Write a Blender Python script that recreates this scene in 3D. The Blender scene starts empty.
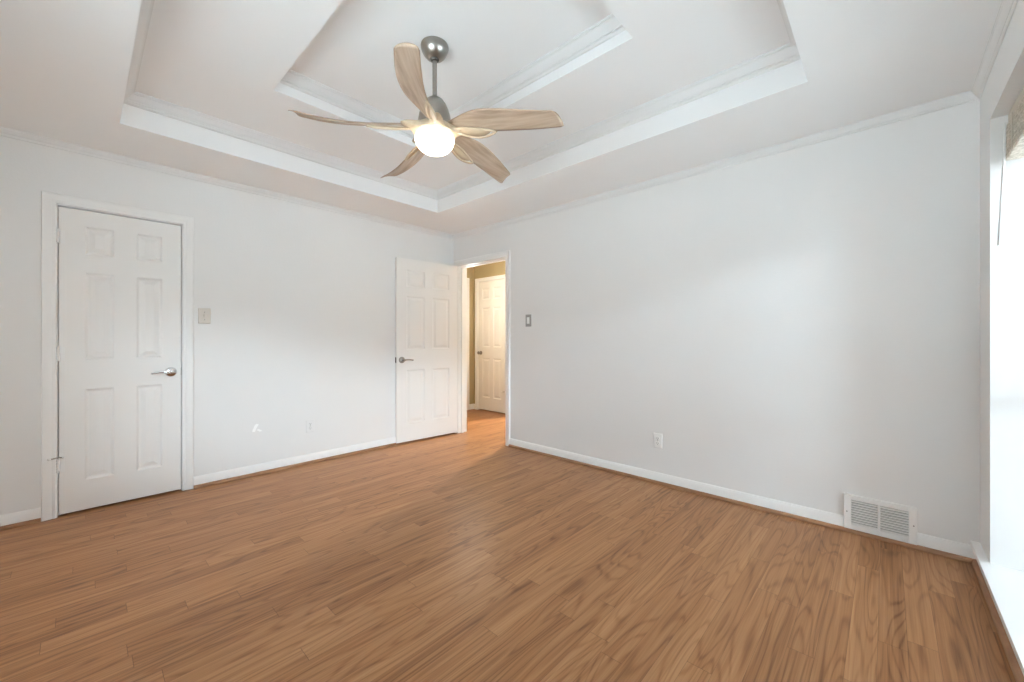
import bpy, bmesh, math, random
from mathutils import Vector, Matrix

random.seed(7)
C = bpy.context.scene
COL = C.collection

# ------------------------------------------------------------------ camera, world, lights, exposure
W = 4.328            # window wall plane
D = 3.74             # room depth (front wall at y = -D)
SOF = 2.46           # soffit height
HY = 1.285           # far wall of the hall
HX = -1.07           # end wall of the hall

cam_d = bpy.data.cameras.new('camera')
cam = bpy.data.objects.new('camera', cam_d)
COL.objects.link(cam)
cam_d.sensor_fit = 'HORIZONTAL'
cam_d.sensor_width = 36.0
cam_d.lens = 401.4 * 36.0 / 1024.0
cam_d.shift_y = -2.2 / 1024.0
cam_d.clip_start = 0.02
cam.location = (3.9733, -3.1851, 1.1699)
cam.rotation_euler = (math.pi / 2, 0, 0.7509)
C.camera = cam

C.view_settings.view_transform = 'Standard'
C.view_settings.look = 'None'
C.view_settings.gamma = 1.0
C.view_settings.use_curve_mapping = False
C.view_settings.exposure = 0.55
C.cycles.max_bounces = 14
C.cycles.diffuse_bounces = 10
C.cycles.glossy_bounces = 5
C.cycles.transparent_max_bounces = 8
C.cycles.sample_clamp_indirect = 6.0
C.cycles.use_denoising = True

world = bpy.data.worlds.new('overcast_sky')
C.world = world
world.use_nodes = True
wn = world.node_tree
SKY_BASE, SKY_GLOW = 2.5, 72.0
bg = wn.nodes['Background']
bg.inputs['Color'].default_value = (0.74, 0.875, 1.0, 1)
# even overcast plus a broad glow added low outside to light the walls
def wmath(op, a, b=None, c=None):
    n = wn.nodes.new('ShaderNodeMath')
    n.operation = op
    for i, v in enumerate((a, b, c)):
        if v is None:
            continue
        if isinstance(v, (int, float)):
            n.inputs[i].default_value = v
        else:
            wn.links.new(v, n.inputs[i])
    return n.outputs[0]
wtc = wn.nodes.new('ShaderNodeTexCoord')
wsp = wn.nodes.new('ShaderNodeSeparateXYZ')
wn.links.new(wtc.outputs['Generated'], wsp.inputs[0])
w_el = wmath('ARCSINE', wsp.outputs[2])
w_az = wmath('ARCTAN2', wsp.outputs[1], wsp.outputs[0])
def bell(x, mid, sig):
    d = wmath('DIVIDE', wmath('SUBTRACT', x, math.radians(mid)), math.radians(sig))
    return wmath('EXPONENT', wmath('MULTIPLY', wmath('MULTIPLY', d, d), -1.0))
w_glow = wmath('MULTIPLY', bell(w_el, 14.5, 3.6), bell(w_az, -22.0, 22.0))
wn.links.new(wmath('MULTIPLY_ADD', w_glow, SKY_GLOW, SKY_BASE), bg.inputs['Strength'])

WIN_Y0, WIN_Y1, WIN_Z0, WIN_Z1 = -2.00, -0.278, 0.13, 2.20   # window recess
REC = 0.60                                                   # depth of the recess

def light(name, kind, loc, power, color, rot=(0, 0, 0), **kw):
    d = bpy.data.lights.new(name, kind)
    d.energy = power
    d.color = color
    for k, v in kw.items():
        setattr(d, k, v)
    o = bpy.data.objects.new(name, d)
    COL.objects.link(o)
    o.location = loc
    o.rotation_euler = rot
    return o

# sampling portal in the window opening (emits nothing itself)
pt = light('window_portal', 'AREA', (W + REC + 0.03, (WIN_Y0 + WIN_Y1) / 2, (WIN_Z0 + WIN_Z1) / 2), 1.0, (1, 1, 1),
           rot=(0, math.pi / 2, 0), shape='RECTANGLE', size=WIN_Z1 - WIN_Z0, size_y=WIN_Y1 - WIN_Y0)
pt.data.cycles.is_portal = True
BWX0, BWX1, BWZ0, BWZ1 = 2.20, 3.80, 0.80, 2.10              # unseen window added behind the camera for fill light
pt2 = light('window_portal', 'AREA', ((BWX0 + BWX1) / 2, -D - 0.15, (BWZ0 + BWZ1) / 2), 1.0, (1, 1, 1),
            rot=(math.pi / 2, 0, 0), shape='RECTANGLE', size=BWX1 - BWX0, size_y=BWZ1 - BWZ0)
pt2.data.cycles.is_portal = True
# sun standing behind the house: it never enters the window, it lights the pale ground outside for bounce
light('sun', 'SUN', (0, 0, 8), 72.0, (0.76, 0.89, 1.0), rot=(math.radians(-14), math.radians(-28), 0), angle=0.01)
# hall light as a bare point hung mid-height, no fixture modelled
light('hall_lamp', 'POINT', (-0.16, 0.42, 1.75), 13.0, (1.0, 1.0, 0.96), shadow_soft_size=0.06)
light('passage_lamp', 'POINT', (0.15, 2.10, 2.12), 250.0, (1.0, 0.98, 0.93), shadow_soft_size=0.03)

# ------------------------------------------------------------------ materials
def new_mat(name):
    m = bpy.data.materials.new(name)
    m.use_nodes = True
    return m, m.node_tree, m.node_tree.nodes['Principled BSDF']

def node(nt, typ, **kw):
    n = nt.nodes.new(typ)
    for k, v in kw.items():
        setattr(n, k, v)
    return n

def math_n(nt, op, a, b=None, c=None):
    n = node(nt, 'ShaderNodeMath', operation=op)
    for i, v in enumerate((a, b, c)):
        if v is None:
            continue
        if isinstance(v, (int, float)):
            n.inputs[i].default_value = v
        else:
            nt.links.new(v, n.inputs[i])
    return n.outputs[0]

def bump(nt, bsdf, height, strength, dist):
    b = node(nt, 'ShaderNodeBump')
    b.inputs['Strength'].default_value = strength
    b.inputs['Distance'].default_value = dist
    nt.links.new(height, b.inputs['Height'])
    nt.links.new(b.outputs['Normal'], bsdf.inputs['Normal'])

def paint(name, col, rough=0.6, spec=0.3, tex=0.12, scale=90.0, dist=0.002, var=0.02):
    m, nt, b = new_mat(name)
    b.inputs['Roughness'].default_value = rough
    b.inputs['Specular IOR Level'].default_value = spec
    tc = node(nt, 'ShaderNodeTexCoord')
    n1 = node(nt, 'ShaderNodeTexNoise')
    n1.inputs['Scale'].default_value = 2.2
    n1.inputs['Detail'].default_value = 3
    nt.links.new(tc.outputs['Object'], n1.inputs['Vector'])
    mx = node(nt, 'ShaderNodeMix', data_type='RGBA')
    mx.inputs[6].default_value = tuple(c * (1 - var) for c in col) + (1,)
    mx.inputs[7].default_value = tuple(min(1, c * (1 + var)) for c in col) + (1,)
    nt.links.new(n1.outputs['Fac'], mx.inputs[0])
    nt.links.new(mx.outputs[2], b.inputs['Base Color'])
    if tex:
        n2 = node(nt, 'ShaderNodeTexNoise')
        n2.inputs['Scale'].default_value = scale
        n2.inputs['Detail'].default_value = 2
        nt.links.new(tc.outputs['Object'], n2.inputs['Vector'])
        bump(nt, b, n2.outputs['Fac'], tex, dist)
    return m

def plain(name, col, rough=0.5, metal=0.0, spec=0.5):
    return_m, nt, b = new_mat(name)
    b.inputs['Roughness'].default_value = rough
    b.inputs['Metallic'].default_value = metal
    b.inputs['Specular IOR Level'].default_value = spec
    tc = node(nt, 'ShaderNodeTexCoord')
    n1 = node(nt, 'ShaderNodeTexNoise')
    n1.inputs['Scale'].default_value = 40
    nt.links.new(tc.outputs['Object'], n1.inputs['Vector'])
    mx = node(nt, 'ShaderNodeMix', data_type='RGBA')
    mx.inputs[6].default_value = tuple(c * 0.97 for c in col) + (1,)
    mx.inputs[7].default_value = tuple(min(1, c * 1.03) for c in col) + (1,)
    nt.links.new(n1.outputs['Fac'], mx.inputs[0])
    nt.links.new(mx.outputs[2], b.inputs['Base Color'])
    return return_m

M = {}
M['wall'] = paint('white_wall_paint', (0.785, 0.78, 0.772), 0.55, 0.25, 0.25, 70, 0.002)
M['reveal'] = M['wall']
M['ceiling'] = paint('ceiling_paint', (0.875, 0.88, 0.882), 0.7, 0.2, 0.12, 60, 0.0015)
M['trim'] = paint('white_trim_paint', (0.83, 0.825, 0.815), 0.35, 0.4, 0.0)
M['crown'] = paint('crown_paint', (0.765, 0.765, 0.76), 0.5, 0.3, 0.0)
M['door'] = paint('white_door_paint', (0.82, 0.805, 0.785), 0.38, 0.4, 0.0)
M['gold'] = paint('tan_hall_paint', (0.40, 0.325, 0.19), 0.6, 0.2, 0.2, 80, 0.002)
M['nickel'] = plain('brushed_nickel', (0.33, 0.305, 0.275), 0.30, 0.95)
M['chrome'] = plain('polished_chrome', (0.72, 0.72, 0.72), 0.14, 1.0)
M['dark'] = plain('dark_metal', (0.05, 0.045, 0.04), 0.5, 0.3)
M['vent_dark'] = plain('shadowed_duct', (0.33, 0.33, 0.33), 0.7, 0.0)
M['plate_grey'] = plain('grey_metal_plate', (0.36, 0.35, 0.33), 0.4, 0.5)
M['plastic'] = plain('white_plastic', (0.84, 0.84, 0.83), 0.35)
M['almond'] = plain('almond_plastic', (0.64, 0.59, 0.53), 0.4)
M['slot'] = plain('shadowed_slot_plastic', (0.10, 0.10, 0.10), 0.6)
M['vinyl'] = plain('white_vinyl', (0.82, 0.83, 0.84), 0.4)
M['filler'] = plain('white_filler', (0.95, 0.95, 0.94), 0.8, 0, 0.1)
M['brick'] = paint('brown_brick', (0.16, 0.10, 0.075), 0.9, 0.1, 0.5, 14, 0.02, 0.3)
M['terrace'] = paint('pale_bounce_ground', (0.62, 0.62, 0.61), 0.9, 0.1, 0.4, 30, 0.01, 0.10)  # outside ground, made pale to throw daylight up at the ceiling

def glass_mat():
    m = bpy.data.materials.new('window_glass')
    m.use_nodes = True
    nt = m.node_tree
    for n in list(nt.nodes):
        if n.type != 'OUTPUT_MATERIAL':
            nt.nodes.remove(n)
    out = [n for n in nt.nodes if n.type == 'OUTPUT_MATERIAL'][0]
    tr = node(nt, 'ShaderNodeBsdfTransparent')
    tr.inputs[0].default_value = (0.95, 0.97, 0.96, 1)
    gl = node(nt, 'ShaderNodeBsdfGlossy')
    gl.inputs['Roughness'].default_value = 0.02
    mx = node(nt, 'ShaderNodeMixShader')
    mx.inputs[0].default_value = 0.05
    nt.links.new(tr.outputs[0], mx.inputs[1])
    nt.links.new(gl.outputs[0], mx.inputs[2])
    nt.links.new(mx.outputs[0], out.inputs[0])
    return m
M['glass'] = glass_mat()

def globe_mat():
    m, nt, b = new_mat('lit_frosted_globe')
    b.inputs['Base Color'].default_value = (0.9, 0.88, 0.84, 1)
    b.inputs['Roughness'].default_value = 0.4
    b.inputs['Emission Color'].default_value = (1.0, 0.88, 0.70, 1)
    b.inputs['Emission Strength'].default_value = 5.0
    return m
M['globe'] = globe_mat()

def floor_mat():
    m, nt, b = new_mat('oak_strip_floor')
    tc = node(nt, 'ShaderNodeTexCoord')
    sp = node(nt, 'ShaderNodeSeparateXYZ')
    nt.links.new(tc.outputs['Object'], sp.inputs[0])
    X, Y = sp.outputs[0], sp.outputs[1]
    wpl, lpl = 0.084, 0.95
    u = math_n(nt, 'DIVIDE', X, wpl)
    row = math_n(nt, 'FLOOR', u)
    fx = math_n(nt, 'FRACT', u)
    wn1 = node(nt, 'ShaderNodeTexWhiteNoise', noise_dimensions='1D')
    nt.links.new(row, wn1.inputs['W'])
    v = math_n(nt, 'ADD', math_n(nt, 'DIVIDE', Y, lpl), math_n(nt, 'MULTIPLY', wn1.outputs['Value'], 9.0))
    idx = math_n(nt, 'FLOOR', v)
    fy = math_n(nt, 'FRACT', v)
    cb = node(nt, 'ShaderNodeCombineXYZ')
    nt.links.new(row, cb.inputs[0])
    nt.links.new(idx, cb.inputs[1])
    wn2 = node(nt, 'ShaderNodeTexWhiteNoise', noise_dimensions='2D')
    nt.links.new(cb.outputs[0], wn2.inputs['Vector'])
    rnd = wn2.outputs['Value']
    # cathedral figure: contour lines of a long stretched noise, different in every strip
    def noise(sx, sy, off, detail, rough=0.5):
        c = node(nt, 'ShaderNodeCombineXYZ')
        nt.links.new(math_n(nt, 'MULTIPLY', X, sx), c.inputs[0])
        nt.links.new(math_n(nt, 'MULTIPLY', Y, sy), c.inputs[1])
        nt.links.new(math_n(nt, 'MULTIPLY', rnd, off), c.inputs[2])
        n = node(nt, 'ShaderNodeTexNoise')
        n.inputs['Scale'].default_value = 1.0
        n.inputs['Detail'].default_value = detail
        n.inputs['Roughness'].default_value = rough
        nt.links.new(c.outputs[0], n.inputs['Vector'])
        return n.outputs['Fac']
    big = noise(9.0, 0.9, 60.0, 1.2, 0.4)
    rings = math_n(nt, 'SINE', math_n(nt, 'MULTIPLY', big, 88.0))
    rings = math_n(nt, 'POWER', math_n(nt, 'MULTIPLY_ADD', rings, 0.5, 0.5), 4.5)
    fine = noise(170.0, 2.6, 30.0, 3.0, 0.6)
    mid = noise(42.0, 0.9, 45.0, 3.0)
    tone = node(nt, 'ShaderNodeValToRGB')
    els = tone.color_ramp.elements
    els[0].position = 0.0
    els[0].color = FLOOR_DARK
    els[1].position = 1.0
    els[1].color = FLOOR_LIGHT
    e = els.new(0.5)
    e.color = FLOOR_MID
    t = math_n(nt, 'MULTIPLY_ADD', rnd, 0.30, 0.38)
    t = math_n(nt, 'ADD', t, math_n(nt, 'MULTIPLY_ADD', mid, 0.9, -0.45))
    t = math_n(nt, 'ADD', t, math_n(nt, 'MULTIPLY_ADD', rings, -0.24, 0.065))
    t = math_n(nt, 'ADD', t, math_n(nt, 'MULTIPLY_ADD', fine, 0.7, -0.35))
    nt.links.new(t, tone.inputs[0])
    # seams between strips and at strip ends
    sx = math_n(nt, 'MINIMUM', fx, math_n(nt, 'SUBTRACT', 1.0, fx))
    sy = math_n(nt, 'MINIMUM', fy, math_n(nt, 'SUBTRACT', 1.0, fy))
    seam = math_n(nt, 'MINIMUM', math_n(nt, 'DIVIDE', sx, 0.008), math_n(nt, 'DIVIDE', sy, 0.0013))
    seam = math_n(nt, 'MINIMUM', seam, 1.0)
    mx = node(nt, 'ShaderNodeMix', data_type='RGBA')
    mx.inputs[6].default_value = (FLOOR_DARK[0] * .62, FLOOR_DARK[1] * .58, FLOOR_DARK[2] * .55, 1)
    nt.links.new(seam, mx.inputs[0])
    nt.links.new(tone.outputs[0], mx.inputs[7])
    nt.links.new(mx.outputs[2], b.inputs['Base Color'])
    b.inputs['Roughness'].default_value = 0.36
    b.inputs['Specular IOR Level'].default_value = 0.22
    h = math_n(nt, 'ADD', seam, math_n(nt, 'MULTIPLY', fine, 0.15))
    bump(nt, b, h, 0.25, 0.0008)
    return m

def wood_mat(name, dark, light, sx, sy, sz, rough=0.45, axis=0):
    m, nt, b = new_mat(name)
    tc = node(nt, 'ShaderNodeTexCoord')
    mp = node(nt, 'ShaderNodeMapping')
    mp.inputs['Scale'].default_value = (sx, sy, sz)
    nt.links.new(tc.outputs['Object'], mp.inputs['Vector'])
    n = node(nt, 'ShaderNodeTexNoise')
    n.inputs['Scale'].default_value = 1.0
    n.inputs['Detail'].default_value = 4
    nt.links.new(mp.outputs[0], n.inputs['Vector'])
    r = node(nt, 'ShaderNodeValToRGB')
    r.color_ramp.elements[0].position = 0.3
    r.color_ramp.elements[0].color = dark + (1,)
    r.color_ramp.elements[1].position = 0.7
    r.color_ramp.elements[1].color = light + (1,)
    nt.links.new(n.outputs['Fac'], r.inputs[0])
    nt.links.new(r.outputs[0], b.inputs['Base Color'])
    b.inputs['Roughness'].default_value = rough
    return m

FLOOR_DARK = (0.105, 0.039, 0.013, 1)
FLOOR_MID = (0.272, 0.120, 0.047, 1)
FLOOR_LIGHT = (0.40, 0.205, 0.094, 1)
M['floor'] = floor_mat()
M['shoe'] = wood_mat('stained_shoe_moulding', (0.22, 0.10, 0.045), (0.34, 0.17, 0.08), 8, 8, 60)
M['blade'] = wood_mat('washed_oak_blade', (0.27, 0.185, 0.128), (0.44, 0.325, 0.24), 3, 60, 55)
M['arm'] = wood_mat('lit_oak_arm', (0.42, 0.31, 0.21), (0.54, 0.42, 0.29), 4, 40, 40)  # paler than the blades: the bowl's light is put into this colour
M['shade'] = wood_mat('woven_shade', (0.46, 0.40, 0.32), (0.80, 0.74, 0.65), 90, 45, 160, 0.7)
M['shade_tan'] = plain('tan_slat', (0.58, 0.53, 0.45), 0.6)

# ------------------------------------------------------------------ mesh helpers
def link_mesh(name, bm, mat, parent=None, smooth=False, bevel=0.0, autos=None):
    me = bpy.data.meshes.new(name)
    bmesh.ops.remove_doubles(bm, verts=bm.verts, dist=1e-6)
    bmesh.ops.recalc_face_normals(bm, faces=bm.faces)
    bm.to_mesh(me)
    bm.free()
    if smooth:
        for p in me.polygons:
            p.use_smooth = True
    if autos is not None:
        for p in me.polygons:
            p.use_smooth = True
        me.set_sharp_from_angle(angle=math.radians(autos))
    mats = mat if isinstance(mat, (list, tuple)) else [mat]
    for m_ in mats:
        me.materials.append(m_)
    o = bpy.data.objects.new(name, me)
    COL.objects.link(o)
    if parent is not None:
        o.parent = parent
    if bevel:
        b = o.modifiers.new('edge', 'BEVEL')
        b.width = bevel
        b.segments = 2
        b.limit_method = 'ANGLE'
    return o

def empty(name, loc=(0, 0, 0), rz=0.0):
    o = bpy.data.objects.new(name, None)
    o.empty_display_size = 0.1
    COL.objects.link(o)
    o.location = loc
    o.rotation_euler = (0, 0, rz)
    return o

def tag(o, label=None, cat=None, kind=None, group=None):
    if label:
        o['label'] = label
    if cat:
        o['category'] = cat
    if kind:
        o['kind'] = kind
    if group:
        o['group'] = group
    return o

def box(bm, x0, x1, y0, y1, z0, z1, mi=0):
    v = [bm.verts.new(p) for p in ((x0, y0, z0), (x1, y0, z0), (x1, y1, z0), (x0, y1, z0),
                                   (x0, y0, z1), (x1, y0, z1), (x1, y1, z1), (x0, y1, z1))]
    fs = []
    for f in ((0, 3, 2, 1), (4, 5, 6, 7), (0, 1, 5, 4), (1, 2, 6, 5), (2, 3, 7, 6), (3, 0, 4, 7)):
        q = bm.faces.new([v[i] for i in f])
        q.material_index = mi
        fs.append(q)
    return v

def lathe(bm, prof, segs=40, mat4=None, cap=True):
    """prof: list of (r, z) from one end to the other"""
    rings = []
    for r, z in prof:
        if r < 1e-6:
            p = Vector((0, 0, z))
            rings.append([bm.verts.new(mat4 @ p if mat4 else p)])
        else:
            ring = []
            for i in range(segs):
                a = 2 * math.pi * i / segs
                p = Vector((r * math.cos(a), r * math.sin(a), z))
                ring.append(bm.verts.new(mat4 @ p if mat4 else p))
            rings.append(ring)
    for A, B in zip(rings, rings[1:]):
        for i in range(segs):
            j = (i + 1) % segs
            if len(A) == 1 and len(B) == 1:
                continue
            if len(A) == 1:
                bm.faces.new((A[0], B[i], B[j]))
            elif len(B) == 1:
                bm.faces.new((A[i], B[0], A[j]))
            else:
                bm.faces.new((A[i], A[j], B[j], B[i]))
    if cap:
        for R in (rings[0], rings[-1]):
            if len(R) > 2:
                bm.faces.new(R)

def tube(bm, pts, radii, segs=10, closed=False, flat=1.0, up=Vector((0, 0, 1))):
    pts = [Vector(p) for p in pts]
    n = len(pts)
    if not isinstance(radii, (list, tuple)):
        radii = [radii] * n
    rings = []
    for i, p in enumerate(pts):
        if closed:
            t = pts[(i + 1) % n] - pts[(i - 1) % n]
        else:
            t = pts[min(i + 1, n - 1)] - pts[max(i - 1, 0)]
        t.normalize()
        u_ = up if abs(t.dot(up)) < 0.95 else Vector((1, 0, 0))
        s = t.cross(u_).normalized()
        w = s.cross(t).normalized()
        ring = []
        for k in range(segs):
            a = 2 * math.pi * k / segs
            ring.append(bm.verts.new(p + s * (radii[i] * math.cos(a)) + w * (radii[i] * flat * math.sin(a))))
        rings.append(ring)
    m = n if closed else n - 1
    for i in range(m):
        A, B = rings[i], rings[(i + 1) % n]
        for k in range(segs):
            l = (k + 1) % segs
            bm.faces.new((A[k], A[l], B[l], B[k]))
    if not closed:
        bm.faces.new(rings[0])
        bm.faces.new(list(reversed(rings[-1])))

def run_profile(bm, prof, a, b, n, ma=0.0, mb=0.0):
    """sweep profile (d, z) from point a to b (xy) with inward normal n; ma / mb mitre the ends by d"""
    a, b, n = Vector(a), Vector(b), Vector(n)
    t = (b - a).normalized()
    A, B = [], []
    for d, z in prof:
        pa = a + n * d + t * (ma * d)
        pb = b + n * d - t * (mb * d)
        A.append(bm.verts.new((pa.x, pa.y, z)))
        B.append(bm.verts.new((pb.x, pb.y, z)))
    k = len(prof)
    for i in range(k):
        j = (i + 1) % k
        bm.faces.new((A[i], A[j], B[j], B[i]))
    bm.faces.new(A)
    bm.faces.new(list(reversed(B)))

def rect_trim(bm, prof, x0, x1, y0, y1):
    """closed mitred loop of a (d, z) profile round the inside of a rectangle"""
    rings = []
    for d, z in prof:
        rings.append([bm.verts.new(p) for p in ((x0 + d, y0 + d, z), (x1 - d, y0 + d, z), (x1 - d, y1 - d, z), (x0 + d, y1 - d, z))])
    k = len(prof)
    for i in range(k):
        j = (i + 1) % k
        for c in range(4):
            e = (c + 1) % 4
            bm.faces.new((rings[i][c], rings[i][e], rings[j][e], rings[j][c]))

def crown(top, h, d):
    return [(0, top), (d, top), (d, top - 0.10 * h), (0.90 * d, top - 0.12 * h), (0.90 * d, top - 0.20 * h), (0.80 * d, top - 0.24 * h), (0.64 * d, top - 0.42 * h),
            (0.48 * d, top - 0.60 * h), (0.36 * d, top - 0.68 * h), (0.36 * d, top - 0.76 * h), (0.26 * d, top - 0.78 * h), (0.26 * d, top - 0.90 * h), (0.14 * d, top - h), (0, top - h)]

BASE = [(0, 0.0), (0.014, 0.0), (0.014, 0.066), (0.011, 0.074), (0.009, 0.080), (0.006, 0.086), (0, 0.087)]
SHOE = [(0.012, 0.0), (0.032, 0.0), (0.0315, 0.008), (0.029, 0.015), (0.025, 0.020), (0.019, 0.023), (0.012, 0.024)]

# ------------------------------------------------------------------ setting: floor, walls, ceiling
bm = bmesh.new()
box(bm, HX - 0.15, W + 0.12, -D - 0.15, 3.1, -0.06, 0.0)
tag(link_mesh('floor', bm, M['floor']), 'oak strip floor of the bedroom running on into the hall', 'floor', 'structure')

T1 = (0.615, 3.684, -3.030, -0.700)
T2 = (1.300, 3.058, -2.405, -1.330)
Z1, Z2 = 2.655, 2.782
bm = bmesh.new()
def rect(x0, x1, y0, y1, z):
    return [bm.verts.new(p) for p in ((x0, y0, z), (x1, y0, z), (x1, y1, z), (x0, y1, z))]
R0, R1 = rect(-0.06, W + 0.06, -D - 0.06, 0.06, SOF), rect(*T1, SOF)
R2, R3 = rect(*T1, Z1), rect(*T2, Z1)
R4 = rect(*T2, Z2)
RT = rect(-0.06, W + 0.06, -D - 0.06, 0.06, Z2 + 0.08)
for A, B in ((R0, R1), (R1, R2), (R2, R3), (R3, R4), (R0, RT)):
    for i in range(4):
        j = (i + 1) % 4
        bm.faces.new((A[i], A[j], B[j], B[i]))
bm.faces.new(R4)
bm.faces.new(RT)
tag(link_mesh('ceiling', bm, M['ceiling']), 'pale double tray ceiling stepping up in two rectangles round the fan', 'ceiling', 'structure')

ZT = 2.86
CL0, CL1, CLH = -3.294, -2.660, 2.048      # closet door opening in the left wall
bm = bmesh.new()
box(bm, -0.12, 0, -D - 0.12, CL0 - 0.012, 0, ZT)
box(bm, -0.12, 0, CL1 + 0.012, 0.0, 0, ZT)
box(bm, -0.12, 0, CL0 - 0.012, CL1 + 0.012, CLH + 0.012, ZT)
box(bm, -0.14, -0.12, CL0 - 0.1, CL1 + 0.1, 0, CLH + 0.1)
tag(link_mesh('wall_left', bm, M['wall']), 'white bedroom wall holding the closed six panel door', 'wall', 'structure')

DX0, DX1, DH = 0.095, 0.905, 2.066        # bedroom doorway in the back wall
TH = 0.12
bm = bmesh.new()
box(bm, -0.12, DX0 - 0.018, 0, TH, 0, ZT)
box(bm, DX1 + 0.018, W + 0.4, 0, TH, 0, ZT)
box(bm, DX0 - 0.018, DX1 + 0.018, 0, TH, DH + 0.018, ZT)
tag(link_mesh('wall_back', bm, M['wall']), 'long white bedroom wall with the doorway and floor vent', 'wall', 'structure')

bm = bmesh.new()
box(bm, -0.12, BWX0, -D - 0.12, -D, 0, ZT)
box(bm, BWX1, W + REC, -D - 0.12, -D, 0, ZT)
box(bm, BWX0, BWX1, -D - 0.12, -D, 0, BWZ0)
box(bm, BWX0, BWX1, -D - 0.12, -D, BWZ1, ZT)
tag(link_mesh('wall_front', bm, M['wall']), 'white bedroom wall behind the camera, opened by the added fill window', 'wall', 'structure')

bm = bmesh.new()
box(bm, W, W + REC, WIN_Y1, 0.0, 0, ZT)
box(bm, W, W + REC, -D, WIN_Y0, 0, ZT)
box(bm, W, W + REC, WIN_Y0, WIN_Y1, WIN_Z1, ZT)
box(bm, W, W + REC, WIN_Y0, WIN_Y1, 0, 0.085)
tag(link_mesh('wall_right', bm, M['wall']), 'white bedroom wall opened by the deep low window recess', 'wall', 'structure')

# hall beyond the doorway
bm = bmesh.new()
FD0, FD1, FDH = -0.965, -0.335, 2.105     # far door opening
box(bm, HX - 0.1, FD0 - 0.012, HY, HY + 0.12, 0, 2.6)
box(bm, FD1 + 0.012, -0.11, HY, HY + 0.12, 0, 2.6)
box(bm, 1.15, 2.5, HY, HY + 0.12, 0, 2.6)
box(bm, FD0 - 0.012, FD1 + 0.012, HY, HY + 0.12, FDH + 0.012, 2.6)
box(bm, FD0 - 0.1, FD1 + 0.1, HY + 0.12, HY + 0.14, 0, FDH + 0.1)
tag(link_mesh('wall_hall_far', bm, M['gold']), 'tan painted hall wall round the cream door seen through the doorway', 'wall', 'structure')
bm = bmesh.new()
box(bm, HX - 0.1, HX, TH, HY, 0, 2.6)
tag(link_mesh('wall_hall_left', bm, M['gold']), 'tan hall end wall beside the cream door casing', 'wall', 'structure')
bm = bmesh.new()
box(bm, 2.4, 2.5, TH, HY, 0, 2.6)
tag(link_mesh('wall_hall_right', bm, M['gold']), 'tan hall wall out of sight behind the bedroom wall', 'wall', 'structure')
bm = bmesh.new()
box(bm, HX, DX0 - 0.018, TH, TH + 0.012, 0, 2.5)
box(bm, DX1 + 0.018, 2.4, TH, TH + 0.012, 0, 2.5)
box(bm, DX0 - 0.018, DX1 + 0.018, TH, TH + 0.012, DH + 0.018, 2.5)
box(bm, HX - 0.1, -0.12, 0.02, TH, 0, 2.5)
tag(link_mesh('wall_hall_near', bm, M['gold']), 'tan hall side of the wall round the bedroom doorway', 'wall', 'structure')
bm = bmesh.new()
box(bm, HX - 0.1, 2.5, TH, HY + 0.12, 2.44, 2.5)
box(bm, -0.23, 1.27, HY + 0.12, 3.0, 2.44, 2.5)
tag(link_mesh('ceiling_hall', bm, M['ceiling']), 'flat white ceiling of the hall', 'ceiling', 'structure')

bm = bmesh.new()
box(bm, -0.23, -0.11, HY + 0.14, 3.0, 0, 2.5)  # unseen passage, added so its lamp reaches the bedroom floor
box(bm, 1.15, 1.27, HY + 0.12, 3.0, 0, 2.5)
box(bm, -0.23, 1.27, 2.9, 3.0, 0, 2.5)
tag(link_mesh('wall_passage', bm, M['gold']), 'tan walls of an unseen passage added off the hall for its lamp', 'wall', 'structure')
# outside the window
bm = bmesh.new()
box(bm, W + REC, W + REC + 3.0, -2.75, -2.45, -0.35, 3.0)  # unseen wing, added to keep side light off the recess
tag(link_mesh('wall_light_shield', bm, M['brick']), 'unseen brown brick wall added outside to shield the window recess from side light', 'wall', 'structure')
bm = bmesh.new()
box(bm, -40, 60, -50, 40, -0.5, -0.35)
tag(link_mesh('ground', bm, M['terrace']), 'unseen ground outside, made pale to bounce daylight up to the ceiling', 'ground', 'structure')

# ------------------------------------------------------------------ trims
bm = bmesh.new()
rect_trim(bm, crown(SOF, 0.046, 0.034), 0, W, -D, 0)
tag(link_mesh('trim_1', bm, M['crown'], autos=25), 'white crown moulding where bedroom walls meet the ceiling', 'crown moulding', 'structure')
bm = bmesh.new()
rect_trim(bm, crown(Z1, 0.068, 0.062), *T1)
tag(link_mesh('trim_2', bm, M['crown'], autos=25), 'white crown moulding round the lower wide ceiling tray', 'crown moulding', 'structure')
bm = bmesh.new()
rect_trim(bm, crown(Z2, 0.068, 0.062), *T2)
tag(link_mesh('trim_3', bm, M['crown'], autos=25), 'white crown moulding round the upper small ceiling tray', 'crown moulding', 'structure')

CW = 0.066        # casing width
def casing_prof(w):
    return [(0, 0.006), (0.004, 0.011), (0.012, 0.013), (0.020, 0.012), (0.026, 0.015), (0.040, 0.017), (w - 0.012, 0.019), (w - 0.004, 0.018), (w, 0.013)]

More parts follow.
